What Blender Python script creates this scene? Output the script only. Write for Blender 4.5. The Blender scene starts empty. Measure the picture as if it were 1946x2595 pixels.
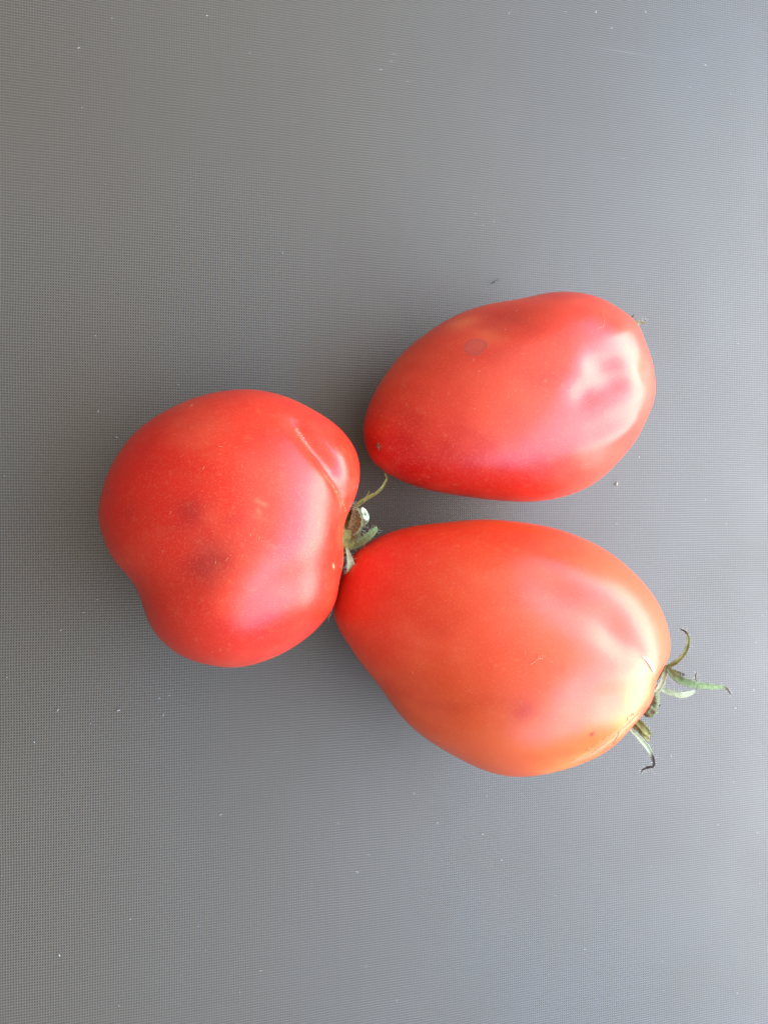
import bpy, bmesh, math, random
import numpy as np
from mathutils import Vector

random.seed(4)
rng = np.random.default_rng(7)
scene = bpy.context.scene
col = scene.collection

# ------------------------------------------------------------------ camera, light, exposure
cam_d = bpy.data.cameras.new('camera')
cam = bpy.data.objects.new('camera', cam_d); col.objects.link(cam)
cam.location = (-0.05806, 0.00000, 0.23287)
cam.rotation_euler = (0, -math.radians(14.000), 0)      # phone held over the mat, leaning towards the window (+X)
cam_d.sensor_fit = 'VERTICAL'
cam_d.angle = 1.211173
cam_d.clip_start = 0.01; cam_d.clip_end = 50
scene.camera = cam

world = bpy.data.worlds.new('World'); scene.world = world
world.use_nodes = True
bg = world.node_tree.nodes['Background']
bg.inputs['Color'].default_value = (1.0, 0.86, 0.70, 1)   # soft bounce of the room
bg.inputs['Strength'].default_value = 0.36

def area(name, az, el, dist, sx, sy, power, color):
    d = bpy.data.lights.new(name, 'AREA'); d.shape = 'RECTANGLE'
    d.size = sx; d.size_y = sy; d.energy = power; d.color = color
    o = bpy.data.objects.new(name, d); col.objects.link(o)
    a, e = math.radians(az), math.radians(el)
    p = Vector((math.cos(e) * math.cos(a), math.cos(e) * math.sin(a), math.sin(e))) * dist
    o.location = p
    o.rotation_euler = (-p).to_track_quat('-Z', 'Y').to_euler()
    return o
area('window_light', -3, 19, 1.1, 1.6, 0.62, 42, (1.0, 0.98, 0.95))
area('sky_light', -12, 46, 1.6, 8.0, 0.80, 160, (0.20, 0.52, 1.0))
area('ceiling_bounce', 0, 74, 1.6, 4.6, 1.3, 34, (1.0, 0.94, 0.85))

vs = scene.view_settings
vs.view_transform = 'Standard'; vs.look = 'None'; vs.gamma = 1; vs.exposure = 0
vs.use_curve_mapping = False
scene.cycles.use_denoising = True

# ------------------------------------------------------------------ helpers
def link(name, me, parent=None, mat=None, smooth=True):
    o = bpy.data.objects.new(name, me); col.objects.link(o)
    if mat: me.materials.append(mat)
    if parent: o.parent = parent
    if smooth: me.polygons.foreach_set('use_smooth', [True] * len(me.polygons))
    return o

def nodes(name):
    m = bpy.data.materials.new(name); m.use_nodes = True
    nt = m.node_tree
    return m, nt, nt.nodes['Principled BSDF']

def N(nt, kind, **kw):
    n = nt.nodes.new(kind)
    for k, v in kw.items():
        if k in n.inputs.keys(): n.inputs[k].default_value = v
        else: setattr(n, k, v)
    return n

def math_node(nt, op, a, b=None, c=None, clamp=False):
    n = nt.nodes.new('ShaderNodeMath'); n.operation = op; n.use_clamp = clamp
    for i, v in enumerate((a, b, c)):
        if v is None: continue
        if isinstance(v, (int, float)): n.inputs[i].default_value = v
        else: nt.links.new(v, n.inputs[i])
    return n.outputs[0]

def mixc(nt, fac, a, b, mode='MIX'):
    n = nt.nodes.new('ShaderNodeMix'); n.data_type = 'RGBA'; n.blend_type = mode
    for sock, v in ((n.inputs['Factor'], fac), (n.inputs['A'], a), (n.inputs['B'], b)):
        if isinstance(v, (int, float)): sock.default_value = v
        elif isinstance(v, tuple): sock.default_value = (*v, 1) if len(v) == 3 else v
        else: nt.links.new(v, sock)
    return n.outputs['Result']

def ramp(nt, val, lo, hi):
    n = nt.nodes.new('ShaderNodeMapRange'); n.interpolation_type = 'SMOOTHSTEP'
    nt.links.new(val, n.inputs['Value'])
    n.inputs['From Min'].default_value = lo; n.inputs['From Max'].default_value = hi
    return n.outputs['Result']

# ------------------------------------------------------------------ materials
def mat_weave():
    m, nt, b = nodes('woven_vinyl'); L = nt.links.new
    tc = N(nt, 'ShaderNodeTexCoord')
    wob = N(nt, 'ShaderNodeTexNoise', Scale=14.0, Detail=3.0)
    L(tc.outputs['Object'], wob.inputs['Vector'])
    wv = N(nt, 'ShaderNodeVectorMath', operation='MULTIPLY_ADD')
    L(wob.outputs['Color'], wv.inputs[0]); wv.inputs[1].default_value = (.0022, .0022, 0)
    L(tc.outputs['Object'], wv.inputs[2])
    sep = N(nt, 'ShaderNodeSeparateXYZ'); L(wv.outputs[0], sep.inputs[0])
    PX, PY = 0.00072, 0.00081
    cx = math_node(nt, 'COSINE', math_node(nt, 'MULTIPLY', sep.outputs['X'], 2 * math.pi / PX))
    cy = math_node(nt, 'COSINE', math_node(nt, 'MULTIPLY', sep.outputs['Y'], 2 * math.pi / PY))
    tx = math_node(nt, 'POWER', math_node(nt, 'MULTIPLY_ADD', cx, .5, .5), 1.3)     # threads running along Y
    ty = math_node(nt, 'POWER', math_node(nt, 'MULTIPLY_ADD', cy, .5, .5), 1.3)     # threads running along X
    grid = math_node(nt, 'MAXIMUM', math_node(nt, 'MULTIPLY', tx, .75), ty)
    uneven = N(nt, 'ShaderNodeTexNoise', Scale=900.0, Detail=2.0); L(tc.outputs['Object'], uneven.inputs['Vector'])
    h = math_node(nt, 'MULTIPLY', grid, math_node(nt, 'MULTIPLY_ADD', uneven.outputs['Fac'], .7, .65))
    bump = N(nt, 'ShaderNodeBump', Strength=.42, Distance=.00022); L(h, bump.inputs['Height'])
    L(bump.outputs[0], b.inputs['Normal'])
    sm0 = N(nt, 'ShaderNodeTexNoise', Scale=15.0, Detail=2.0); L(tc.outputs['Object'], sm0.inputs['Vector'])
    big = N(nt, 'ShaderNodeTexNoise', Scale=9.0, Detail=4.0); L(tc.outputs['Object'], big.inputs['Vector'])
    c1 = mixc(nt, ramp(nt, h, .15, .85), (.036, .0265, .0180), (.120, .096, .068))
    c2 = mixc(nt, math_node(nt, 'MULTIPLY', big.outputs['Fac'], .35), c1, (.097, .079, .056))
    # faint scuffs dragged across the vinyl
    mp = N(nt, 'ShaderNodeMapping'); L(tc.outputs['Object'], mp.inputs['Vector'])
    mp.inputs['Rotation'].default_value = (0, 0, .18); mp.inputs['Scale'].default_value = (9, 420, 1)
    sc = N(nt, 'ShaderNodeTexNoise', Scale=1.0, Detail=2.0); L(mp.outputs[0], sc.inputs['Vector'])
    scm = math_node(nt, 'MULTIPLY', ramp(nt, sc.outputs['Fac'], .72, .80), math_node(nt, 'MULTIPLY', ramp(nt, sm0.outputs['Fac'], .5, .65), .15))
    c2 = mixc(nt, scm, c2, (.30, .29, .27))
    L(c2, b.inputs['Base Color'])
    sm = N(nt, 'ShaderNodeTexNoise', Scale=22.0, Detail=6.0, Roughness=.6); L(tc.outputs['Object'], sm.inputs['Vector'])
    L(math_node(nt, 'MULTIPLY_ADD', sm.outputs['Fac'], .22, .41), b.inputs['Roughness'])
    b.inputs['Specular IOR Level'].default_value = .68
    return m

def mat_skin(name, rough=.34, stain=None):
    m, nt, b = nodes(name); L = nt.links.new
    tc = N(nt, 'ShaderNodeTexCoord')
    at = N(nt, 'ShaderNodeVertexColor'); at.layer_name = 'skin'
    n1 = N(nt, 'ShaderNodeTexNoise', Scale=38.0, Detail=3.0, Roughness=.55)
    n2 = N(nt, 'ShaderNodeTexNoise', Scale=420.0, Detail=4.0, Roughness=.65)
    n3 = N(nt, 'ShaderNodeTexVoronoi', Scale=900.0)
    for n in (n1, n2, n3): L(tc.outputs['Object'], n.inputs['Vector'])
    c = mixc(nt, math_node(nt, 'MULTIPLY', ramp(nt, n1.outputs['Fac'], .46, .72), .36), at.outputs['Color'], (.84, .12, .050))
    n0 = N(nt, 'ShaderNodeTexNoise', Scale=55.0, Detail=2.0); mp = N(nt, 'ShaderNodeMapping'); mp.inputs['Location'].default_value = (3, 1, 2); mp.inputs['Scale'].default_value = (.55, 1.2, 1)
    L(tc.outputs['Object'], mp.inputs['Vector']); L(mp.outputs[0], n0.inputs['Vector'])
    c = mixc(nt, math_node(nt, 'MULTIPLY', ramp(nt, n0.outputs['Fac'], .52, .74), .30), c, (.50, .010, .010))
    c = mixc(nt, math_node(nt, 'MULTIPLY', ramp(nt, n2.outputs['Fac'], .55, .80), .22), c, (.75, .22, .08))
    c = mixc(nt, math_node(nt, 'MULTIPLY', ramp(nt, n3.outputs['Distance'], .22, .05), .10), c, (.85, .40, .15))
    n4 = N(nt, 'ShaderNodeTexNoise', Scale=2600.0, Detail=2.0); L(tc.outputs['Object'], n4.inputs['Vector'])
    c = mixc(nt, math_node(nt, 'MULTIPLY', ramp(nt, n4.outputs['Fac'], .52, .72), .14), c, (.95, .34, .16))
    if stain:
        vm = N(nt, 'ShaderNodeVectorMath', operation='DISTANCE'); L(tc.outputs['Object'], vm.inputs[0]); vm.inputs[1].default_value = stain
        n5 = N(nt, 'ShaderNodeTexNoise', Scale=260.0, Detail=2.0); L(tc.outputs['Object'], n5.inputs['Vector'])
        d = math_node(nt, 'MULTIPLY_ADD', n5.outputs['Fac'], .0022, vm.outputs['Value'])
        inside = ramp(nt, d, .0043, .0039)
        rim = math_node(nt, 'MULTIPLY', inside, ramp(nt, d, .0032, .0041))
        c = mixc(nt, math_node(nt, 'MULTIPLY', inside, .34), c, (.40, .10, .08))
        c = mixc(nt, math_node(nt, 'MULTIPLY', rim, .24), c, (.20, .05, .06))
    L(c, b.inputs['Base Color'])
    L(math_node(nt, 'MULTIPLY_ADD', n2.outputs['Fac'], .12, rough - .06), b.inputs['Roughness'])
    b.inputs['Subsurface Weight'].default_value = .22
    b.inputs['Subsurface Radius'].default_value = (1.0, .22, .10)
    b.inputs['Subsurface Scale'].default_value = .004
    b.inputs['IOR'].default_value = 1.48
    bump = N(nt, 'ShaderNodeBump', Strength=.09, Distance=.0004); L(n2.outputs['Fac'], bump.inputs['Height'])
    L(bump.outputs[0], b.inputs['Normal'])
    return m

def mat_plain(name, c_lo, c_hi, rough=.7, scale=500., attr=None, dry=(.05, .028, .018)):
    m, nt, b = nodes(name); L = nt.links.new
    tc = N(nt, 'ShaderNodeTexCoord')
    n1 = N(nt, 'ShaderNodeTexNoise', Scale=scale, Detail=5.0, Roughness=.65); L(tc.outputs['Object'], n1.inputs['Vector'])
    c = mixc(nt, ramp(nt, n1.outputs['Fac'], .32, .68), c_lo, c_hi)
    if attr:
        a = N(nt, 'ShaderNodeAttribute'); a.attribute_name = attr
        c = mixc(nt, a.outputs['Fac'], c, dry)
    L(c, b.inputs['Base Color'])
    b.inputs['Roughness'].default_value = rough
    b.inputs['Specular IOR Level'].default_value = .3
    bump = N(nt, 'ShaderNodeBump', Strength=.5, Distance=.0003); L(n1.outputs['Fac'], bump.inputs['Height'])
    L(bump.outputs[0], b.inputs['Normal'])
    return m

M_MAT = mat_weave()
M_SKIN = mat_skin('tomato_skin')
M_SEPAL = mat_plain('sepal_green', (.105, .145, .050), (.20, .250, .105), .75, 900, 'dry')
M_PALE = mat_plain('sepal_pale', (.27, .31, .16), (.47, .49, .31), .8, 1300, 'dry')
M_OLIVE = mat_plain('sepal_olive', (.130, .115, .020), (.235, .195, .045), .65, 700, 'dry')
M_BROWN = mat_plain('sepal_brown_felt', (.085, .050, .018), (.230, .165, .060), .9, 1800)
M_STEM = mat_plain('stem_green', (.07, .085, .035), (.25, .26, .14), .9, 2200)
M_CUT = mat_plain('stem_cut', (.30, .33, .21), (.52, .54, .40), .6, 900)
M_HAIR = mat_plain('pale_hair', (.50, .48, .34), (.66, .63, .48), .6, 900)
M_CORK = mat_plain('cork_scar', (.30, .17, .075), (.55, .40, .22), .85, 1500)
M_SCAR = mat_plain('brown_scar', (.10, .055, .022), (.34, .22, .11), .9, 2500)
M_HIGHLIGHT = mat_plain('pale_highlight', (.70, .62, .50), (.84, .78, .68), .7, 900)
M_RIDGE = mat_plain('pale_cork_ridge', (.26, .15, .07), (.52, .36, .20), .85, 1500)
M_LINT = mat_plain('white_lint', (.40, .40, .38), (.75, .75, .73), .7, 900)
M_GOLD = mat_plain('golden_fleck', (.55, .33, .14), (.72, .52, .28), .6, 900)
M_BLACK = mat_plain('black_fibre', (.015, .014, .016), (.03, .028, .03), .6, 900)
M_SEED = mat_plain('straw_crumb', (.50, .44, .30), (.72, .66, .50), .7, 900)

# ------------------------------------------------------------------ the mat
def make_mat():
    n = 60; s = 1.4
    g = np.linspace(-s / 2, s / 2, n + 1)
    X, Y = np.meshgrid(g, g)
    V = np.stack([X.ravel() + .15, Y.ravel(), np.zeros(X.size)], 1)
    fs = [(j * (n + 1) + i, j * (n + 1) + i + 1, (j + 1) * (n + 1) + i + 1, (j + 1) * (n + 1) + i) for j in range(n) for i in range(n)]
    me = bpy.data.meshes.new('mat'); me.from_pydata(V.tolist(), [], fs)
    o = link('mat', me, None, M_MAT)
    o['kind'] = 'structure'
    o['label'] = 'grey woven vinyl mat under the tomatoes'
    return o
make_mat()

# ------------------------------------------------------------------ tomatoes
def surface(s, phi, lam):
    cl = np.cos(lam)[:, None]; sl = np.sin(lam)[:, None]
    co = s['co']
    r = np.full((len(lam), len(phi)), co[0].real)
    for n in range(1, len(co)):
        d = cl ** min(n * .75, 6.) if n > 1 else cl
        r = r + 2 * d * (co[n] * np.exp(1j * n * phi[None])).real
    ex = s['a'] * np.cos(phi)[None] * r * cl
    ey = s['b'] * np.sin(phi)[None] * r * cl
    c, q = math.cos(s['ang']), math.sin(s['ang'])
    x = s['cx'] + c * ex - q * ey; y = s['cy'] + q * ex + c * ey
    hx = 1 + s['slope'][0] * ex / s['a'] + s['slope'][1] * ey / s['b']
    z = np.where(sl > 0, s['ht'], s['hb']) * sl * hx + s['hb']
    return np.stack([x, y, z], -1)

def along(P, pts, w, taper):
    """smooth falloff 0..1 of each point of P around a curve through pts"""
    if len(pts) == 1:
        return np.exp(-(np.linalg.norm(P - np.array(pts[0]), axis=1) / w) ** 2)
    L = sum(np.linalg.norm(np.array(b) - np.array(a)) for a, b in zip(pts[:-1], pts[1:]))
    n = max(3, int(L / (w * .45)) + 1)
    C, _ = smooth_line(pts, [0] * len(pts), n)
    k = np.zeros(len(P)); ds = L / (n - 1)
    for i, c in enumerate(C):
        u = i / (n - 1)
        k += math.sin(math.pi * (u * .86 + .07)) ** taper * np.exp(-((P - c) ** 2).sum(1) / w ** 2)
    peak = max(sum(math.sin(math.pi * (i / (n - 1) * .86 + .07)) ** taper * math.exp(-((q - c) ** 2).sum() / w ** 2) for i, c in enumerate(C)) for q in C)
    return k / peak

def vnormals(P, nl, nphi):
    G = P.reshape(nl, nphi, 3)
    du = np.roll(G, -1, 1) - np.roll(G, 1, 1)
    dv = np.gradient(G, axis=0)
    nn = np.cross(du, dv); L = np.linalg.norm(nn, axis=2, keepdims=True); L[L < 1e-12] = 1
    nn = nn / L
    nn[0] = (0, 0, -1); nn[-1] = (0, 0, 1)
    return nn.reshape(-1, 3)

def make_fruit(s, dents, base, paints, parent, mat=None):
    nphi, nl = 520, 280
    phi = np.arange(nphi) * 2 * math.pi / nphi
    lam = np.linspace(-math.pi / 2, math.pi / 2, nl)
    P = surface(s, phi, lam).reshape(-1, 3)
    nn = vnormals(P, nl, nphi)
    disp = np.zeros(len(P))
    for pts, w, depth, taper in dents:
        disp -= depth * along(P, pts, w, taper)
    Q = P + nn * disp[:, None]
    Q[:, 2] = np.maximum(Q[:, 2], 0.0)
    # skin colour, painted reflections included
    C = np.tile(np.array(base, float), (len(P), 1))
    for pts, w, colr, amt in paints:
        wob = np.stack([np.sin(P[:, 1] * 900 + P[:, 0] * 300), np.sin(P[:, 0] * 800 - P[:, 2] * 500), np.sin(P[:, 0] * 600 + P[:, 1] * 700)], 1)
        k = np.clip(amt * along(P + wob * w * .12, pts, w, .3), 0, .97)
        C = C * (1 - k[:, None]) + np.array(colr)[None] * k[:, None]
    # mesh: rings between the two poles
    Vv = np.concatenate([Q[:1], Q[nphi:-nphi], Q[-1:]]); Cc = np.concatenate([C[:1], C[nphi:-nphi], C[-1:]])
    nr = nl - 2; f = []
    for i in range(nphi):
        f.append((0, 1 + (i + 1) % nphi, 1 + i))
    for j in range(nr - 1):
        a = 1 + j * nphi
        for i in range(nphi):
            k = (i + 1) % nphi
            f.append((a + i, a + k, a + nphi + k, a + nphi + i))
    a = 1 + (nr - 1) * nphi; top = len(Vv) - 1
    for i in range(nphi):
        f.append((a + i, a + (i + 1) % nphi, top))
    me = bpy.data.meshes.new('fruit'); me.from_pydata(Vv.tolist(), [], f)
    ca = me.color_attributes.new('skin', 'FLOAT_COLOR', 'POINT')
    ca.data.foreach_set('color', np.concatenate([Cc, np.ones((len(Cc), 1))], 1).ravel())
    o = link('fruit', me, parent, mat or M_SKIN)
    return o, Q, nn

def smooth_line(pts, vals, n):
    """Catmull-Rom through points, with values carried along"""
    P = np.array(pts, float); W = np.array(vals, float)
    t = np.linspace(0, len(P) - 1, n); out = []; ow = []
    for u in t:
        i = min(int(u), len(P) - 2); f = u - i
        p0, p1, p2, p3 = P[max(i - 1, 0)], P[i], P[i + 1], P[min(i + 2, len(P) - 1)]
        out.append(.5 * (2 * p1 + (p2 - p0) * f + (2 * p0 - 5 * p1 + 4 * p2 - p3) * f ** 2 + (3 * p1 - p0 - 3 * p2 + p3) * f ** 3))
        ow.append(W[i] * (1 - f) + W[i + 1] * f)
    return np.array(out), np.array(ow)

HAIRS = []      # (root, tip) of the hairs of the calyx being built

def ribbon(name, pts, widths, mat, parent, fold=.35, side=(0, 0, 1), dry=None, thick=.0005, hair=0, n=26, twist=0.):
    """a sepal: a tapering leaf strip with a folded midrib and real thickness"""
    L, W = smooth_line(pts, [w * .001 for w in widths], n)
    T = np.gradient(L, axis=0); T /= np.linalg.norm(T, axis=1)[:, None]
    nu = 7; us = np.linspace(-1, 1, nu)
    top = []; bot = []; dr = []
    for i in range(n):
        upv = np.array(side, float)
        b = np.cross(upv, T[i]); b /= max(np.linalg.norm(b), 1e-9)
        nrm = np.cross(T[i], b)
        a = twist * i / (n - 1); b, nrm = b * math.cos(a) + nrm * math.sin(a), nrm * math.cos(a) - b * math.sin(a)
        w = W[i] / 2 * (1 + .10 * math.sin(i * 1.9) + .06 * math.sin(i * 4.3))
        for u in us:
            lift = fold * w * (u * u - .5) + .06 * w * math.sin(3.1 * u + i * .8)
            p = L[i] + b * u * w + nrm * lift
            top.append(p); bot.append(p - nrm * min(thick, w * .7) * (1.15 - abs(u) * .8))
            dr.append(0 if dry is None else np.clip((i / (n - 1) - dry) / .12, 0, 1))
        if hair and i > 1:
            for _ in range(hair):
                sd = random.choice((-1, 1))
                root = L[i] + b * sd * w * .96 + nrm * fold * w * .45
                dirv = b * sd + T[i] * random.uniform(-.5, .6) + nrm * random.uniform(-.3, .7)
                HAIRS.append((root, root + dirv / np.linalg.norm(dirv) * random.uniform(.0005, .0015)))
    V = top + bot; o = n * nu; f = []
    for i in range(n - 1):
        for j in range(nu - 1):
            a = i * nu + j
            f.append((a, a + 1, a + nu + 1, a + nu)); f.append((o + a, o + a + nu, o + a + nu + 1, o + a + 1))
        for j in (0, nu - 1):
            a = i * nu + j
            q = (a, a + nu, o + a + nu, o + a); f.append(q if j == 0 else q[::-1])
    for i in (0, n - 1):
        for j in range(nu - 1):
            a = i * nu + j
            q = (a, o + a, o + a + 1, a + 1); f.append(q if i == 0 else q[::-1])
    me = bpy.data.meshes.new(name); me.from_pydata([tuple(v) for v in V], [], f)
    at = me.attributes.new('dry', 'FLOAT', 'POINT'); at.data.foreach_set('value', dr + dr)
    bm = bmesh.new(); bm.from_mesh(me); bmesh.ops.recalc_face_normals(bm, faces=bm.faces); bm.to_mesh(me); bm.free()
    return link(name, me, parent, mat)

def tubes(name, lines, radius, mat, parent, kind='stuff', sides=4, taper=.35):
    V = []; f = []
    for pts in lines:
        P = np.array(pts, float); n = len(P)
        T = np.gradient(P, axis=0); T /= np.maximum(np.linalg.norm(T, axis=1)[:, None], 1e-9)
        base = len(V)
        for i in range(n):
            h = np.array((.31, .2, .93)); u = np.cross(h, T[i]); u /= np.linalg.norm(u); v = np.cross(T[i], u)
            r = radius * (1 - (1 - taper) * i / (n - 1))
            for k in range(sides):
                a = 2 * math.pi * k / sides
                V.append(tuple(P[i] + (u * math.cos(a) + v * math.sin(a)) * r))
        for i in range(n - 1):
            for k in range(sides):
                a = base + i * sides
                f.append((a + k, a + (k + 1) % sides, a + sides + (k + 1) % sides, a + sides + k))
        f.append(tuple(base + k for k in reversed(range(sides)))); f.append(tuple(base + (n - 1) * sides + k for k in range(sides)))
    me = bpy.data.meshes.new(name); me.from_pydata(V, [], f)
    o = link(name, me, parent, mat)
    if kind: o['kind'] = kind
    return o

def blob(name, c, axes, mat, parent, lump=.15, seed=0, seg=28, rings=16, squash=None):
    """an uneven rounded lump: axes are three vectors"""
    A = np.array(axes, float); V = []; f = []
    r_ = np.random.default_rng(seed); ph = r_.uniform(0, 6.28, 6)
    for j in range(rings + 1):
        la = -math.pi / 2 + math.pi * j / rings
        for i in range(seg):
            p = 2 * math.pi * i / seg
            d = np.array((math.cos(la) * math.cos(p), math.cos(la) * math.sin(p), math.sin(la)))
            k = 1 + lump * (math.sin(4 * d[0] + ph[0]) * math.sin(5 * d[1] + ph[1]) + .6 * math.sin(9 * d[2] + ph[2]) * math.sin(8 * d[0] + ph[3]))
            V.append(tuple(np.array(c) + (d * k) @ A))
    for j in range(rings):
        for i in range(seg):
            a = j * seg; k = (i + 1) % seg
            f.append((a + i, a + k, a + seg + k, a + seg + i))
    me = bpy.data.meshes.new(name); me.from_pydata(V, [], f)
    bm = bmesh.new(); bm.from_mesh(me); bmesh.ops.remove_doubles(bm, verts=bm.verts, dist=1e-7)
    bmesh.ops.recalc_face_normals(bm, faces=bm.faces); bm.to_mesh(me); bm.free()
    return link(name, me, parent, mat)

def stub(name, a, b, ra, rb, mat, parent, oval=1.0, seg=20, lump=.12):
    """short stem with rounded cut rim, from a to b"""
    a = np.array(a, float); b = np.array(b, float); ax = (b - a) / np.linalg.norm(b - a)
    u = np.cross(ax, (0, 1, .2)); u /= np.linalg.norm(u); v = np.cross(ax, u)
    prof = [(0, ra), (.3, ra * .92 + rb * .08), (.6, (ra + rb) / 2), (.85, rb), (.97, rb * .97), (1.0, rb * .86)]
    V = []; f = []
    for t, r in prof:
        for i in range(seg):
            q = 2 * math.pi * i / seg; k = 1 + lump * math.sin(3 * q + t * 4) * .5 + lump * .4 * math.sin(7 * q)
            V.append(tuple(a + (b - a) * t + (u * math.cos(q) + v * math.sin(q) * oval) * r * k))
    for j in range(len(prof) - 1):
        for i in range(seg):
            k = (i + 1) % seg; f.append((j * seg + i, j * seg + k, (j + 1) * seg + k, (j + 1) * seg + i))
    f.append(tuple(reversed(range(seg)))); f.append(tuple((len(prof) - 1) * seg + i for i in range(seg)))
    me = bpy.data.meshes.new(name); me.from_pydata(V, [], f)
    bm = bmesh.new(); bm.from_mesh(me); bmesh.ops.recalc_face_normals(bm, faces=bm.faces); bm.to_mesh(me); bm.free()
    return link(name, me, parent, mat), (b, ax, u, v, rb, oval)

def cut_face(end, parent, mat, k=.84):
    b, ax, u, v, r, oval = end; V = [tuple(b + ax * .00012)]; seg = 22; rings = ((.35, .00002), (.75, .00013), (1.0, .00004))
    f = []
    for q_, hh in rings:
        for i in range(seg):
            a = 2 * math.pi * i / seg; rr = r * k * q_ * (1 + .05 * math.sin(3 * a) + .03 * math.sin(7 * a))
            V.append(tuple(b + ax * hh + (u * math.cos(a) + v * math.sin(a) * oval) * rr))
    for i in range(seg): f.append((0, 1 + i, 1 + (i + 1) % seg))
    for j in range(2):
        for i in range(seg):
            n = (i + 1) % seg; f.append((1 + j * seg + i, 1 + (j + 1) * seg + i, 1 + (j + 1) * seg + n, 1 + j * seg + n))
    me = bpy.data.meshes.new('cut_face'); me.from_pydata(V, [], f)
    return link('cut_face', me, parent, mat)

def tomato(name, label, loc):
    e = bpy.data.objects.new(name, None); col.objects.link(e)
    e.empty_display_size = .02
    e['label'] = label; e['category'] = 'tomato'
    return e

def hairs_for(parent):
    global HAIRS
    lines = []
    for a, b in HAIRS:
        m = (a + b) / 2 + np.array([random.uniform(-1, 1) for _ in range(3)]) * .00012
        lines.append((a, m, b))
    if lines: tubes('sepal_hairs', lines, .000035, M_HAIR, parent, sides=3)
    HAIRS = []

def flecks(parent, Q, nn, count, seed):
    """short pale lint fibres lying on the skin"""
    r = np.random.default_rng(seed); idx = np.where(nn[:, 2] > .25)[0]; lines = []
    for _ in range(count):
        i = r.choice(idx); p = Q[i]; n_ = nn[i]
        t = np.cross(n_, r.normal(size=3)); t /= np.linalg.norm(t); s = np.cross(n_, t)
        L = r.uniform(.0002, .0011); bend = r.uniform(-.15, .15)
        lines.append([p + t * L * (k - .5) + s * L * bend * (1 - (2 * k - 1) ** 2) + n_ * .00006 for k in (0, .25, .5, .75, 1)])
    tubes('skin_flecks', lines, .000032, M_GOLD, parent, sides=4, taper=.8)

RED = (.65, .025, .010)
CORK = (.60, .36, .17)
BRUISE_AND_VALLEY = (.23, .008, .016)
ORANGE = (.74, .10, .022)
YELLOW = (.80, .42, .10)
CRIMSON = (.80, .006, .004)

# ---- squat ribbed tomato
S1 = dict(cx=-0.04827, cy=-0.00555, ang=0.29749, a=0.03597, b=0.03423, ht=0.0310, hb=0.0300, slope=(0.000, 0.000),
     co=[0.98964+0.00000j, 0.00762-0.03724j, -0.04188-0.02596j, 0.00768-0.02881j, -0.00857-0.00568j, 0.00318-0.01318j, -0.00057-0.00192j, 0.00006-0.00535j, -0.00161+0.00017j, -0.00113-0.00206j, 0.00047-0.00096j, 0.00037-0.00070j, 0.00101-0.00015j, 0.00035-0.00009j, 0.00035+0.00052j, -0.00043+0.00027j, -0.00021+0.00002j, -0.00025-0.00038j, -0.00016+0.00004j, 0.00020-0.00034j, 0.00018+0.00004j, 0.00023+0.00003j])
t1 = tomato('tomato', 'squat ribbed red tomato with dark bruises and a corky crease', None)
dents1 = [
    ([(-0.03577, 0.02273, 0.04822), (-0.03128, 0.01674, 0.05094), (-0.02637, 0.01017, 0.05134), (-0.02180, 0.00329, 0.04800)], .0026, .0019, .6),
    ([(-0.02403, 0.00582, 0.05054), (-0.02133, -0.00336, 0.04431), (-0.02259, -0.01043, 0.04573)], .0065, .0016, .5),
    ([(-0.07294, -0.01789, 0.04335), (-0.06390, -0.01369, 0.05643), (-0.05351, -0.01095, 0.06027)], .0080, .0016, .7),
    ([(-0.07677, 0.00431, 0.04643), (-0.06033, 0.00500, 0.05762), (-0.04634, 0.00431, 0.05972)], .0100, .0007, .7),
    ([(-0.04614, -0.02055, 0.05774), (-0.03689, -0.01706, 0.05711), (-0.02631, -0.01401, 0.05074)], .0070, .0013, .7),
    ([(-0.02377, 0.01365, 0.04778)], .0075, -.0016, 0),
    ([(-0.02133, 0.01993, 0.04035), (-0.01976, 0.01085, 0.04455)], .0030, .0005, .6),
]
paints1 = [
    ([(-0.07385, 0.00430, 0.04972), (-0.06609, 0.01859, 0.04756)], .016, CRIMSON, .7),
    ([(-0.04949, 0.01849, 0.05340), (-0.03451, 0.01616, 0.05267)], .020, (.80, .050, .02), .6),
    ([(-0.05596, -0.01078, 0.05987), (-0.05352, -0.00919, 0.06048)], .0042, BRUISE_AND_VALLEY, .50),
    ([(-0.05859, -0.01451, 0.05843), (-0.05631, -0.01173, 0.05965)], .0034, BRUISE_AND_VALLEY, .42),
    ([(-0.06164, -0.00054, 0.05832), (-0.05813, -0.00041, 0.05940)], .0040, BRUISE_AND_VALLEY, .42),
    ([(-0.07481, -0.00028, 0.04972), (-0.07360, -0.00051, 0.05094)], .0020, BRUISE_AND_VALLEY, .22),
    ([(-0.05265, -0.00186, 0.06057), (-0.04548, -0.00115, 0.06066)], .0024, (.42, .008, .01), .4),
    ([(-0.06025, -0.01271, 0.05832), (-0.04459, -0.01312, 0.06001)], .0070, (.42, .008, .01), .4),
    ([(-0.03433, 0.02136, 0.04887), (-0.03128, 0.01674, 0.05094), (-0.02577, 0.01004, 0.05094)], .00042, (.80, .34, .24), .45),
    ([(-0.02811, 0.00918, 0.05286), (-0.02442, 0.00564, 0.05094), (-0.02165, 0.00118, 0.04733)], .00040, (.80, .20, .09), .5),
    ([(-0.04550, 0.00286, 0.06001), (-0.04280, 0.00151, 0.06001)], .0006, (.80, .20, .09), .4),
    ([(-0.04509, 0.00073, 0.06038), (-0.04445, -0.00035, 0.06048)], .0006, (.80, .20, .09), .4),
    ([(-0.02478, -0.01346, 0.04887), (-0.02432, -0.01431, 0.04778)], .0004, (.85, .50, .25), .7),
]
fr, Q1, n1 = make_fruit(S1, dents1, RED, paints1, t1)
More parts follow.
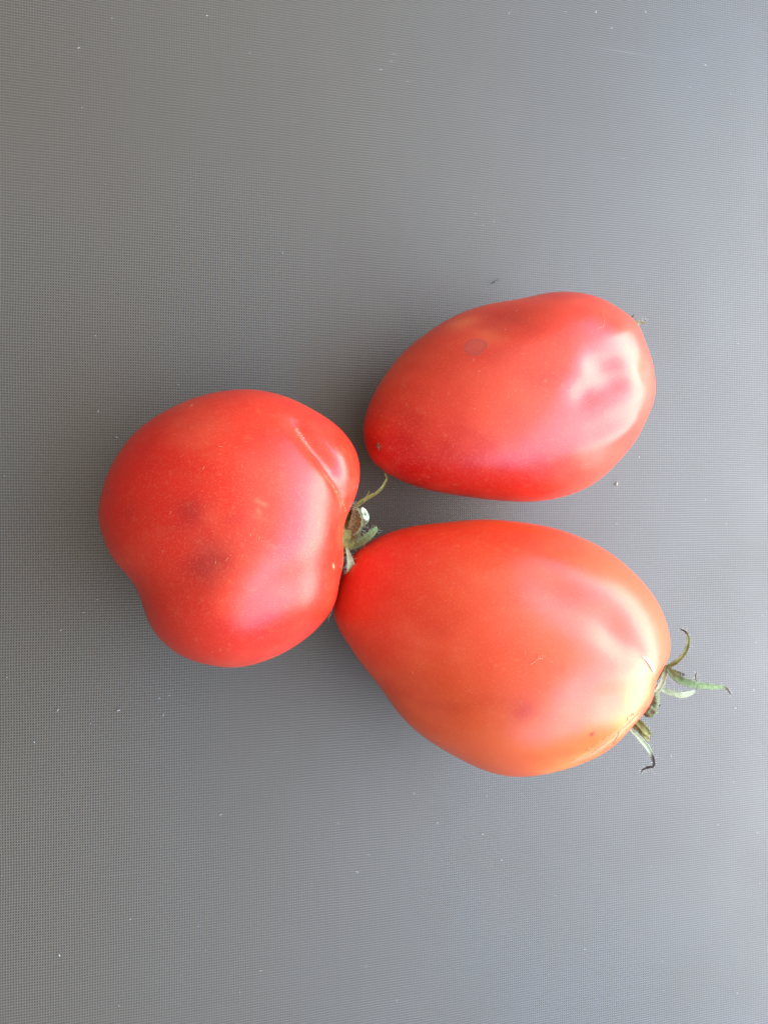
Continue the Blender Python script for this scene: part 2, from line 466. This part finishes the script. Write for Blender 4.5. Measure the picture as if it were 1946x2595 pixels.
# corky stitches along the crease
st = []
r = np.random.default_rng(3)
for a, b, k in ((np.array((-0.03433, 0.02136, 0.04887)), np.array((-0.03124, 0.01640, 0.05114)), 7), (np.array((-0.02596, 0.00728, 0.05192)), np.array((-0.02032, -0.00019, 0.04359)), 10)):
    for i in range(k):
        p = a + (b - a) * (i + r.uniform(0, .6)) / k
        j = np.argmin(np.linalg.norm(Q1 - p, axis=1)); p = Q1[j]
        t = b - a; t = t / np.linalg.norm(t); s = np.cross(n1[j], t)
        w = r.uniform(.0004, .0011)
        st.append([p - s * w * .5 + n1[j] * .00003, p + t * .0002 + n1[j] * .00010, p + s * w * .5 + t * .0003 + n1[j] * .00003])
tubes('crease_scar', st, .00012, M_CORK, t1, sides=5, taper=.6)
flecks(t1, Q1, n1, 30, 11)

cal = blob('calyx', (-0.01920, -0.00581, 0.02900), [(.0042, 0, 0), (0, .0062, 0), (0, 0, .0030)], M_OLIVE, t1, .10, 3)
ribbon('sepal', [(-0.01738, -0.00083, 0.02950), (-0.01500, 0.00216, 0.03000), (-0.01183, 0.00426, 0.03050), (-0.01001, 0.00526, 0.03100), (-0.00819, 0.00705, 0.03100), (-0.00690, 0.00888, 0.03000), (-0.00647, 0.00981, 0.02920), (-0.00676, 0.01085, 0.02850), (-0.00698, 0.01144, 0.02800)],
       [1.0, 1.15, 1.1, .85, .75, .62, .55, .45, .2], M_OLIVE, cal, .5, dry=.86, hair=0)
ribbon('sepal', [(-0.01379, 0.00248, 0.03120), (-0.01280, 0.00434, 0.03180), (-0.01228, 0.00598, 0.03250)], [.5, .45, .1], M_OLIVE, cal, .4, n=10)
# cupped sepal with a brown felted inside
ribbon('sepal', [(-0.01920, -0.00691, 0.02900), (-0.01751, -0.00596, 0.03180), (-0.01642, -0.00354, 0.03300), (-0.01613, -0.00082, 0.03320), (-0.01664, 0.00103, 0.03300), (-0.01720, 0.00191, 0.03250)],
       [1.6, 3.4, 4.1, 3.1, 1.4, .3], M_BROWN, cal, .30, side=(-.2, 0, 1), hair=0, thick=.0008)
ribbon('sepal', [(-0.01894, -0.00820, 0.03000), (-0.01625, -0.00705, 0.03220), (-0.01503, -0.00462, 0.03380), (-0.01459, -0.00222, 0.03430), (-0.01523, -0.00005, 0.03420), (-0.01636, 0.00146, 0.03380), (-0.01735, 0.00201, 0.03320)],
       [2.2, 1.7, .75, .62, .70, .65, .25], M_SEPAL, cal, .35, dry=.88, hair=2)
ribbon('sepal', [(-0.01910, -0.00892, 0.02850), (-0.01692, -0.00932, 0.03000), (-0.01476, -0.00840, 0.03150), (-0.01251, -0.00663, 0.03250), (-0.01071, -0.00500, 0.03250), (-0.00980, -0.00446, 0.03200)],
       [1.5, 2.2, 2.3, 2.2, 1.6, .7], M_SEPAL, cal, .35, dry=.93, hair=1)
ribbon('sepal', [(-0.01872, -0.00886, 0.03000), (-0.01825, -0.01118, 0.03220), (-0.01790, -0.01330, 0.03320), (-0.01753, -0.01549, 0.03300), (-0.01737, -0.01665, 0.03220)],
       [.5, 1.0, 1.7, 2.9, 2.2], M_PALE, cal, .3, hair=2, n=18)
stem, end = stub('stem', (-0.01579, -0.00227, 0.03000), (-0.01374, -0.00060, 0.03350), .0018, .0015, M_STEM, cal, 1.55)
cut_face(end, stem, M_CUT)
stub('pith', tuple(end[0] + end[1] * .00008), tuple(end[0] + end[1] * .00022), .0003, .0003, M_STEM, stem, 1.6, 10)
hairs_for(t1)
tubes('dry_sepal_tip', [[(-0.02220, -0.02721, 0.02950), (-0.02247, -0.02898, 0.02850), (-0.02252, -0.03000, 0.02750)], [(-0.02255, -0.02847, 0.02900), (-0.02305, -0.02969, 0.02800), (-0.02274, -0.03088, 0.02750)]], .00014, M_CORK, t1, kind=None)

# ---- plum tomato with the blossom scar
S2 = dict(cx=0.03723, cy=0.03590, ang=0.30501, a=0.05009, b=0.03046, ht=0.0260, hb=0.0245, slope=(0.120, 0.000),
     co=[0.96033+0.00000j, -0.02826+0.02202j, -0.02110+0.00427j, -0.02035-0.01152j, 0.00510-0.00732j, -0.00055+0.00811j, -0.00025+0.00272j, -0.00084-0.00220j, -0.00074-0.00220j, -0.00112+0.00080j, 0.00009+0.00153j, 0.00068+0.00031j, -0.00001-0.00033j, 0.00056+0.00037j, 0.00055+0.00051j, 0.00052+0.00029j, -0.00008+0.00017j, -0.00025-0.00033j, -0.00015-0.00009j, 0.00023+0.00006j, 0.00010+0.00006j, 0.00008-0.00001j])
t2 = tomato('tomato', 'plum shaped red tomato with a round grey stain and a blossom scar', None)
dents2 = [
    ([(0.04229, 0.03209, 0.05025), (0.05088, 0.03510, 0.04991), (0.05931, 0.03732, 0.04818), (0.07002, 0.04119, 0.04253)], .0042, .0026, .5),
    ([(0.04573, 0.04030, 0.05051), (0.05364, 0.04234, 0.04953), (0.06369, 0.04646, 0.04577)], .0040, .0019, .6),
    ([(0.01533, 0.05317, 0.03739), (0.02223, 0.05392, 0.04069), (0.03063, 0.05492, 0.04302)], .0080, .0014, .7),
    ([(0.06958, 0.04571, 0.04219)], .0075, .0012, 0),
    ([(-0.01092, 0.02018, 0.02827)], .0030, .0004, 0),
    ([(0.04137, 0.02272, 0.04767), (0.05598, 0.02420, 0.04555)], .0110, .0007, .7),
    ([(0.04187, 0.01638, 0.04435), (0.05702, 0.02169, 0.04386), (0.06556, 0.02722, 0.04237)], .0040, -.0007, .7),
]
paints2 = [
    ([(-0.01006, 0.02101, 0.03024), (-0.00100, 0.01416, 0.03454), (0.02269, 0.00827, 0.03681), (0.04053, 0.00845, 0.03773)], .013, (.42, .002, .003), .95),  # deep red reflection of the neighbouring tomato, painted into the lower side
    ([(0.01419, 0.04235, 0.04414), (0.04597, 0.04271, 0.05024)], .022, (.82, .06, .028), .55),
    ([(0.01856, 0.05511, 0.03732), (0.02799, 0.05583, 0.04127)], .0060, BRUISE_AND_VALLEY, .35),  # darker maroon along the soft valley near the top edge
    ([(0.01211, 0.05393, 0.03340), (0.01487, 0.05396, 0.03605)], .0035, (.80, .20, .07), .5),
    ([(0.01669, 0.04901, 0.04188), (0.01990, 0.04805, 0.04394)], .0040, (.80, .16, .06), .4),
    ([(0.06125, 0.04446, 0.04724), (0.06650, 0.03812, 0.04498)], .0060, (.75, .16, .05), .3),
    ([(-0.00915, 0.01854, 0.03043)], .0010, (.45, .10, .04), .5),
]
fr, Q2, n2 = make_fruit(S2, dents2, (.69, .052, .022), paints2, t2, mat_skin('stained_tomato_skin', stain=(0.01506, 0.04530, 0.04326)))
# star shaped blossom scar
p = np.array((-0.00927, 0.01849, 0.03024)); j = np.argmin(np.linalg.norm(Q2 - p, axis=1)); p = Q2[j]; nv = n2[j]
t = np.cross(nv, (0, 1, 0)); t /= np.linalg.norm(t); s = np.cross(nv, t)
rays = []
for k in range(9):
    a = k * .70 + .2; L = (.0009, .0006, .0012, .0007, .0010, .0008, .0013, .0006, .0009)[k]
    d = t * math.cos(a) + s * math.sin(a)
    pts = []
    for q in (.1, .5, 1.0):
        x = p + d * L * q; i = np.argmin(np.linalg.norm(Q2 - x, axis=1))
        x = x + nv * ((Q2[i] - x) @ nv) + nv * .00010
        pts.append(x)
    rays.append(pts)
tubes('blossom_scar', rays, .00024, M_SCAR, t2, kind=None, sides=5, taper=.3)
# rim of the dried droplet stain
flecks(t2, Q2, n2, 42, 12)
def on_skin(Q, nn, pts, lift=.00008):
    out = []
    for x in pts:
        x = np.array(x); i = np.argmin(np.linalg.norm(Q - x, axis=1)); out.append(Q[i] + nn[i] * lift)
    return out
tubes('lint_fibre', [on_skin(Q2, n2, smooth_line([(0.05228, 0.05617, 0.04445), (0.05226, 0.05361, 0.04610), (0.05123, 0.05189, 0.04712), (0.04880, 0.05070, 0.04785)], [0, 0, 0, 0], 14)[0])], .00007, M_GOLD, t2, kind=None)
cal2 = blob('calyx', (0.07200, 0.05720, 0.03000), [(.0014, 0, 0), (0, .0018, 0), (0, 0, .0012)], M_OLIVE, t2, .1, 5)
ribbon('sepal', [(0.07121, 0.05847, 0.03250), (0.07224, 0.05781, 0.03300), (0.07286, 0.05760, 0.03350), (0.07321, 0.05786, 0.03400), (0.07288, 0.05824, 0.03430)], [.8, .6, .5, .45, .2], M_PALE, cal2, .4, dry=.7, hair=1, n=14)
ribbon('sepal', [(0.06990, 0.05960, 0.03200), (0.07000, 0.05979, 0.03270), (0.07001, 0.06016, 0.03310)], [.6, .45, .15], M_SEPAL, cal2, .4, dry=.8, n=8)
hairs_for(t2)

# ---- big orange red tomato
S3 = dict(cx=0.03137, cy=-0.03858, ang=-0.27268, a=0.05455, b=0.03605, ht=0.0310, hb=0.0290, slope=(0.200, -0.030),
     co=[0.94874+0.00000j, -0.02455-0.01252j, -0.02804-0.00068j, -0.02620-0.02299j, 0.00389+0.00031j, -0.00261+0.00059j, -0.00433+0.00001j, -0.00362+0.00225j, -0.00318-0.00024j, -0.00164+0.00360j, -0.00333+0.00227j, -0.00351+0.00156j, -0.00238+0.00034j, -0.00111+0.00143j, -0.00136+0.00036j, -0.00076+0.00105j, -0.00036+0.00028j, -0.00004+0.00038j, -0.00024+0.00033j, -0.00012+0.00030j, -0.00021+0.00017j, 0.00007+0.00006j])
t3 = tomato('tomato', 'large orange red tomato with yellow shoulder, corky scar and long curling sepals', None)
dents3 = [
    ([(0.05588, -0.03730, 0.05767), (0.05935, -0.04080, 0.05667), (0.06262, -0.04332, 0.05481)], .0026, .0003, 0),
    ([(0.04585, -0.03130, 0.05853), (0.05564, -0.03778, 0.05782)], .0050, .0009, .6),
    ([(0.02721, -0.02088, 0.05488), (0.03970, -0.02560, 0.05710), (0.05148, -0.02979, 0.05692)], .0075, .0020, .6),
    ([(0.03495, -0.04900, 0.05955), (0.04755, -0.04884, 0.05936), (0.05938, -0.04837, 0.05575)], .0065, .0015, .6),
    ([(-0.00940, -0.04233, 0.04148), (-0.00188, -0.04812, 0.04553), (0.00533, -0.05564, 0.04662)], .0090, .0009, .7),
    ([(0.04925, -0.05597, 0.05669)], .0080, .0007, 0),
]
paints3 = [
    ([(-0.01965, -0.02206, 0.03332), (-0.01062, -0.01118, 0.03678), (0.01050, -0.00529, 0.03846), (0.03773, -0.00824, 0.04376)], .014, (.64, .014, .008), .8),  # redder skin at the top, with the neighbour's red reflection painted in
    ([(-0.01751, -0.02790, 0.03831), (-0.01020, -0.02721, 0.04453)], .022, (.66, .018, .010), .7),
    ([(0.01906, -0.02678, 0.05606), (0.01592, -0.03267, 0.05659)], .014, (.80, .040, .014), .5),
    ([(0.02763, -0.04764, 0.05884), (0.02120, -0.05079, 0.05653)], .008, (.60, .035, .02), .4),
    ([(0.02171, -0.06288, 0.05039), (0.03503, -0.06307, 0.05333), (0.04522, -0.05537, 0.05759)], .012, (.82, .17, .025), .65),
    ([(0.03719, -0.07199, 0.04445), (0.04653, -0.06671, 0.04953)], .0060, (.82, .34, .07), .6),
    ([(0.05654, -0.04689, 0.05739), (0.05808, -0.04915, 0.05623)], .0038, (.55, .44, .03), .95),
    ([(0.05512, -0.05567, 0.05495), (0.05270, -0.06029, 0.05310)], .0045, (.80, .40, .08), .5),
    ([(0.05886, -0.05601, 0.05272), (0.05401, -0.05995, 0.05275), (0.04788, -0.06491, 0.05095), (0.04231, -0.06832, 0.04861)], .0017, (.48, .31, .15), .8),
    ([(0.05548, -0.04253, 0.05818), (0.06120, -0.04311, 0.05566)], .0026, (.84, .30, .08), .35),
        ([(0.04306, -0.05931, 0.05581)], .00075, (.10, .008, .01), .95),
    ([(0.02308, -0.05078, 0.05705)], .0030, (.50, .02, .02), .5),
]
fr, Q3, n3 = make_fruit(S3, dents3, (.74, .085, .018), paints3, t3)
# corky scar ridges by the stem
ridges = []
for pts in ([(0.05677, -0.05515, 0.05445), (0.05491, -0.05552, 0.05512), (0.05496, -0.05679, 0.05438), (0.05802, -0.05859, 0.05140)], [(0.05919, -0.05501, 0.05315), (0.05492, -0.05838, 0.05340), (0.04999, -0.06233, 0.05256), (0.04502, -0.06646, 0.05013), (0.04040, -0.06797, 0.04919)],
            [(0.05579, -0.05971, 0.05198), (0.04868, -0.06104, 0.05388), (0.04254, -0.06466, 0.05212)], [(0.05287, -0.06046, 0.05291), (0.05253, -0.06381, 0.05028), (0.04756, -0.06549, 0.05049)]):
    ridges.append(on_skin(Q3, n3, smooth_line(pts, [0] * len(pts), 26)[0] + rng.normal(size=(26, 3)) * .0002, .00002))
for rd in ridges: tubes('corky_ridge', [rd], .00015, M_RIDGE, t3, kind=None, sides=5, taper=.4)
highlight_pts = np.array(on_skin(Q3, n3, smooth_line([(0.05759, -0.03888, 0.05727), (0.05968, -0.04048, 0.05651), (0.06115, -0.04185, 0.05579), (0.06277, -0.04373, 0.05464)], [0] * 4, 12)[0], .00016))
for _ in range(3): highlight_pts[1:-1] = (highlight_pts[:-2] + highlight_pts[1:-1] * 2 + highlight_pts[2:]) / 4
ribbon('fold_highlight', highlight_pts, [.1, .3, .5, .65, .8, .95, 1.1, 1.2, 1.25, 1.2, 1.0, .6], M_HIGHLIGHT, t3, .1, side=(.3, .3, .9), n=24, thick=.00012)  # highlight on the fold lip, built as a pale sliver
sq = [on_skin(Q3, n3, smooth_line([(0.02370, -0.03888, 0.05886), (0.02479, -0.03817, 0.05904), (0.02562, -0.03743, 0.05915), (0.02696, -0.03756, 0.05938)], [0] * 4, 16)[0]),
      on_skin(Q3, n3, smooth_line([(0.02561, -0.03756, 0.05916), (0.02577, -0.03677, 0.05913), (0.02620, -0.03690, 0.05921), (0.02651, -0.03757, 0.05931), (0.02686, -0.03660, 0.05929), (0.02756, -0.03717, 0.05944)], [0] * 6, 18)[0])]
for q in sq: tubes('lint_fibre', [q], .00006, M_GOLD, t3, kind=None)
flecks(t3, Q3, n3, 28, 13)

cal3 = blob('calyx', (0.07203, -0.05526, 0.03700), [(.0032, 0, 0), (0, .0052, 0), (0, 0, .0040)], M_STEM, t3, .1, 7)
ribbon('sepal', [(0.07445, -0.05102, 0.03700), (0.07465, -0.04688, 0.04100), (0.07594, -0.04523, 0.04200), (0.07774, -0.04385, 0.04300), (0.07951, -0.04198, 0.04350), (0.08056, -0.04002, 0.04370), (0.08123, -0.03788, 0.04350), (0.08156, -0.03640, 0.04270), (0.08150, -0.03542, 0.04150), (0.08061, -0.03484, 0.04050)],
       [1.0, 1.2, 1.35, 1.35, 1.3, 1.2, 1.0, .85, .6, .12], M_OLIVE, cal3, .5, dry=.80, hair=1)
ribbon('sepal', [(0.07465, -0.05021, 0.03750), (0.07510, -0.04564, 0.04150), (0.07576, -0.04710, 0.04300), (0.07703, -0.04845, 0.04400), (0.07916, -0.04957, 0.04470), (0.08265, -0.05050, 0.04500), (0.08704, -0.05133, 0.04450), (0.09118, -0.05198, 0.04370), (0.09444, -0.05264, 0.04270), (0.09663, -0.05418, 0.04170), (0.09797, -0.05553, 0.04090)],
       [1.2, 1.4, 2.0, 2.2, 2.2, 2.0, 1.75, 1.3, .85, .5, .15], M_SEPAL, cal3, .45, dry=.72, hair=1, n=34)
ribbon('sepal', [(0.07774, -0.04702, 0.04000), (0.07900, -0.04756, 0.04050), (0.08066, -0.04817, 0.04080), (0.08236, -0.04868, 0.04050)], [1.0, 1.1, 1.1, .6], M_OLIVE, cal3, .6, dry=.55, n=14)
ribbon('sepal', [(0.07549, -0.04562, 0.04170), (0.07435, -0.04759, 0.04200), (0.07377, -0.04994, 0.04170), (0.07306, -0.05203, 0.04100), (0.07202, -0.05395, 0.04000), (0.07157, -0.05499, 0.03850)], [1.0, 1.5, 2.0, 1.9, 1.3, 1.0], M_PALE, cal3, .4, hair=1, n=18)
sp = ribbon('sepal', [(0.07297, -0.05437, 0.03600), (0.07443, -0.05222, 0.03900), (0.07635, -0.05327, 0.03950), (0.07901, -0.05411, 0.04010), (0.08156, -0.05457, 0.04030), (0.08443, -0.05436, 0.03990), (0.08664, -0.05380, 0.03930), (0.08704, -0.05259, 0.03950), (0.08602, -0.05018, 0.04050), (0.08543, -0.04860, 0.04110), (0.08583, -0.04775, 0.04130)],
       [1.0, 1.3, 1.6, 1.8, 1.8, 1.4, .6, .35, .3, .26, .12], M_PALE, cal3, .5, dry=.58, hair=1, n=40)
ribbon('sepal', [(0.07150, -0.05559, 0.03700), (0.07137, -0.05591, 0.03900), (0.07289, -0.05688, 0.03970), (0.07427, -0.05760, 0.04000)], [0.9, 1.0, 1.0, .8], M_OLIVE, cal3, .6, dry=.7, n=10)
stem = blob('stem', (0.06937, -0.05827, 0.04200), [(.0021, 0, .0004), (0, .0017, 0), (-.0004, 0, .0019)], M_STEM, cal3, .22, 17)
ribbon('sepal', [(0.07094, -0.05866, 0.03500), (0.06687, -0.06091, 0.03800), (0.06833, -0.06284, 0.03900), (0.06971, -0.06466, 0.03950), (0.07143, -0.06625, 0.03930)], [1.4, 1.6, 2.2, 2.3, 1.4], M_OLIVE, cal3, .35, hair=1, n=16)
ribbon('sepal', [(0.07073, -0.05901, 0.03450), (0.06672, -0.06258, 0.03700), (0.06852, -0.06457, 0.03790), (0.07011, -0.06644, 0.03830), (0.07197, -0.06817, 0.03810)], [1.0, 1.2, 1.6, 1.6, .7], M_OLIVE, cal3, .4, n=14)
ribbon('sepal', [(0.07046, -0.05947, 0.03450), (0.06582, -0.06376, 0.03800), (0.06721, -0.06588, 0.03870), (0.06919, -0.06807, 0.03890), (0.07117, -0.07039, 0.03870), (0.07277, -0.07282, 0.03810), (0.07398, -0.07554, 0.03730), (0.07371, -0.07636, 0.03690), (0.07210, -0.07671, 0.03650), (0.07069, -0.07753, 0.03620), (0.07029, -0.07851, 0.03600)],
       [0.8, .9, 1.3, 1.5, 1.5, 1.1, .8, .8, .75, .4, .1], M_PALE, cal3, .5, dry=.40, hair=1, n=40)
hairs_for(t3)

# ------------------------------------------------------------------ things lying on the mat
o = tubes('fibre', [smooth_line([(0.03723, 0.07688, 0.00040), (0.03800, 0.07741, 0.00060), (0.03871, 0.07786, 0.00060), (0.03979, 0.07867, 0.00040)], [0] * 4, 14)[0]], .00016, M_BLACK, None, kind=None, sides=6, taper=.5)
o['label'] = 'short curved black fibre lying on bare grey mat'; o['category'] = 'fibre'
o = blob('crumb', (0.08426, 0.00992, 0.00040), [(.00028, 0, 0), (.0001, .0007, 0), (0, 0, .0002)], M_SEED, None, .12, 9, 14, 8)
o['label'] = 'tiny straw coloured crumb on the mat between two long tomatoes'; o['category'] = 'crumb'
o = blob('crumb', (-0.08138, -0.05897, 0.00040), [(.00045, .0001, 0), (0, .00018, 0), (0, 0, .0002)], M_LINT, None, .12, 10, 14, 8)
o['label'] = 'short white crumb on the mat near the squat tomato'; o['category'] = 'crumb'

specks = [(-0.09247, 0.13645, 0.00030), (-0.07343, 0.12726, 0.00030), (-0.05581, 0.15179, 0.00030), (0.04355, 0.16886, 0.00030), (0.07616, 0.17459, 0.00030), (0.08215, 0.17003, 0.00030), (0.09562, 0.17778, 0.00030), (0.12026, 0.16244, 0.00030), (-0.08735, -0.02584, 0.00030), (-0.08194, 0.02223, 0.00030), (-0.08702, 0.02969, 0.00030), (-0.09117, -0.02956, 0.00030), (-0.09732, -0.03455, 0.00030), (-0.11177, -0.04749, 0.00030), (-0.09818, -0.05791, 0.00030), (-0.06683, -0.05541, 0.00030), (-0.06980, -0.05606, 0.00030), (-0.06855, -0.06126, 0.00030), (-0.10445, -0.06666, 0.00030), (-0.02488, -0.06017, 0.00030), (0.12542, -0.11420, 0.00030), (0.03387, -0.10801, 0.00030), (0.06034, -0.13197, 0.00030), (0.00416, -0.15896, 0.00030), (-0.00597, -0.14628, 0.00030), (-0.09764, -0.12955, 0.00030), (-0.03968, -0.14274, 0.00030), (-0.03283, 0.08132, 0.00030), (0.00991, -0.09231, 0.00030), (0.10602, -0.08744, 0.00030), (0.13283, -0.07202, 0.00030), (-0.00896, -0.11567, 0.00030), (-0.03480, -0.07498, 0.00030), (0.01805, -0.10257, 0.00030), (-0.05168, -0.09305, 0.00030), (0.00323, 0.14893, 0.00030), (0.00230, 0.14648, 0.00030), (0.00776, 0.14071, 0.00030), (-0.00113, 0.14329, 0.00030), (-0.07815, -0.12165, 0.00030), (0.07159, -0.15190, 0.00030), (0.04069, -0.11752, 0.00030)]
lines = []
r = np.random.default_rng(21)
for k in range(len(specks) + 120):
    big = k < len(specks)
    c = np.array(specks[k]) if big else np.array((r.uniform(-.14, .22), r.uniform(-.21, .21), .0003))
    L = r.uniform(.00010, .00045) if big else r.uniform(.00004, .0002)
    a = r.uniform(0, 6.28); d = np.array((math.cos(a), math.sin(a), 0)); s = np.array((-d[1], d[0], .3))
    lines.append([c - d * L, c + s * L * r.uniform(-.4, .4), c + d * L])
o = tubes('mat_lint', lines, .00008, M_LINT, None, sides=5, taper=.7)
o['label'] = 'scattered white lint and dust specks on the grey mat'; o['category'] = 'lint'
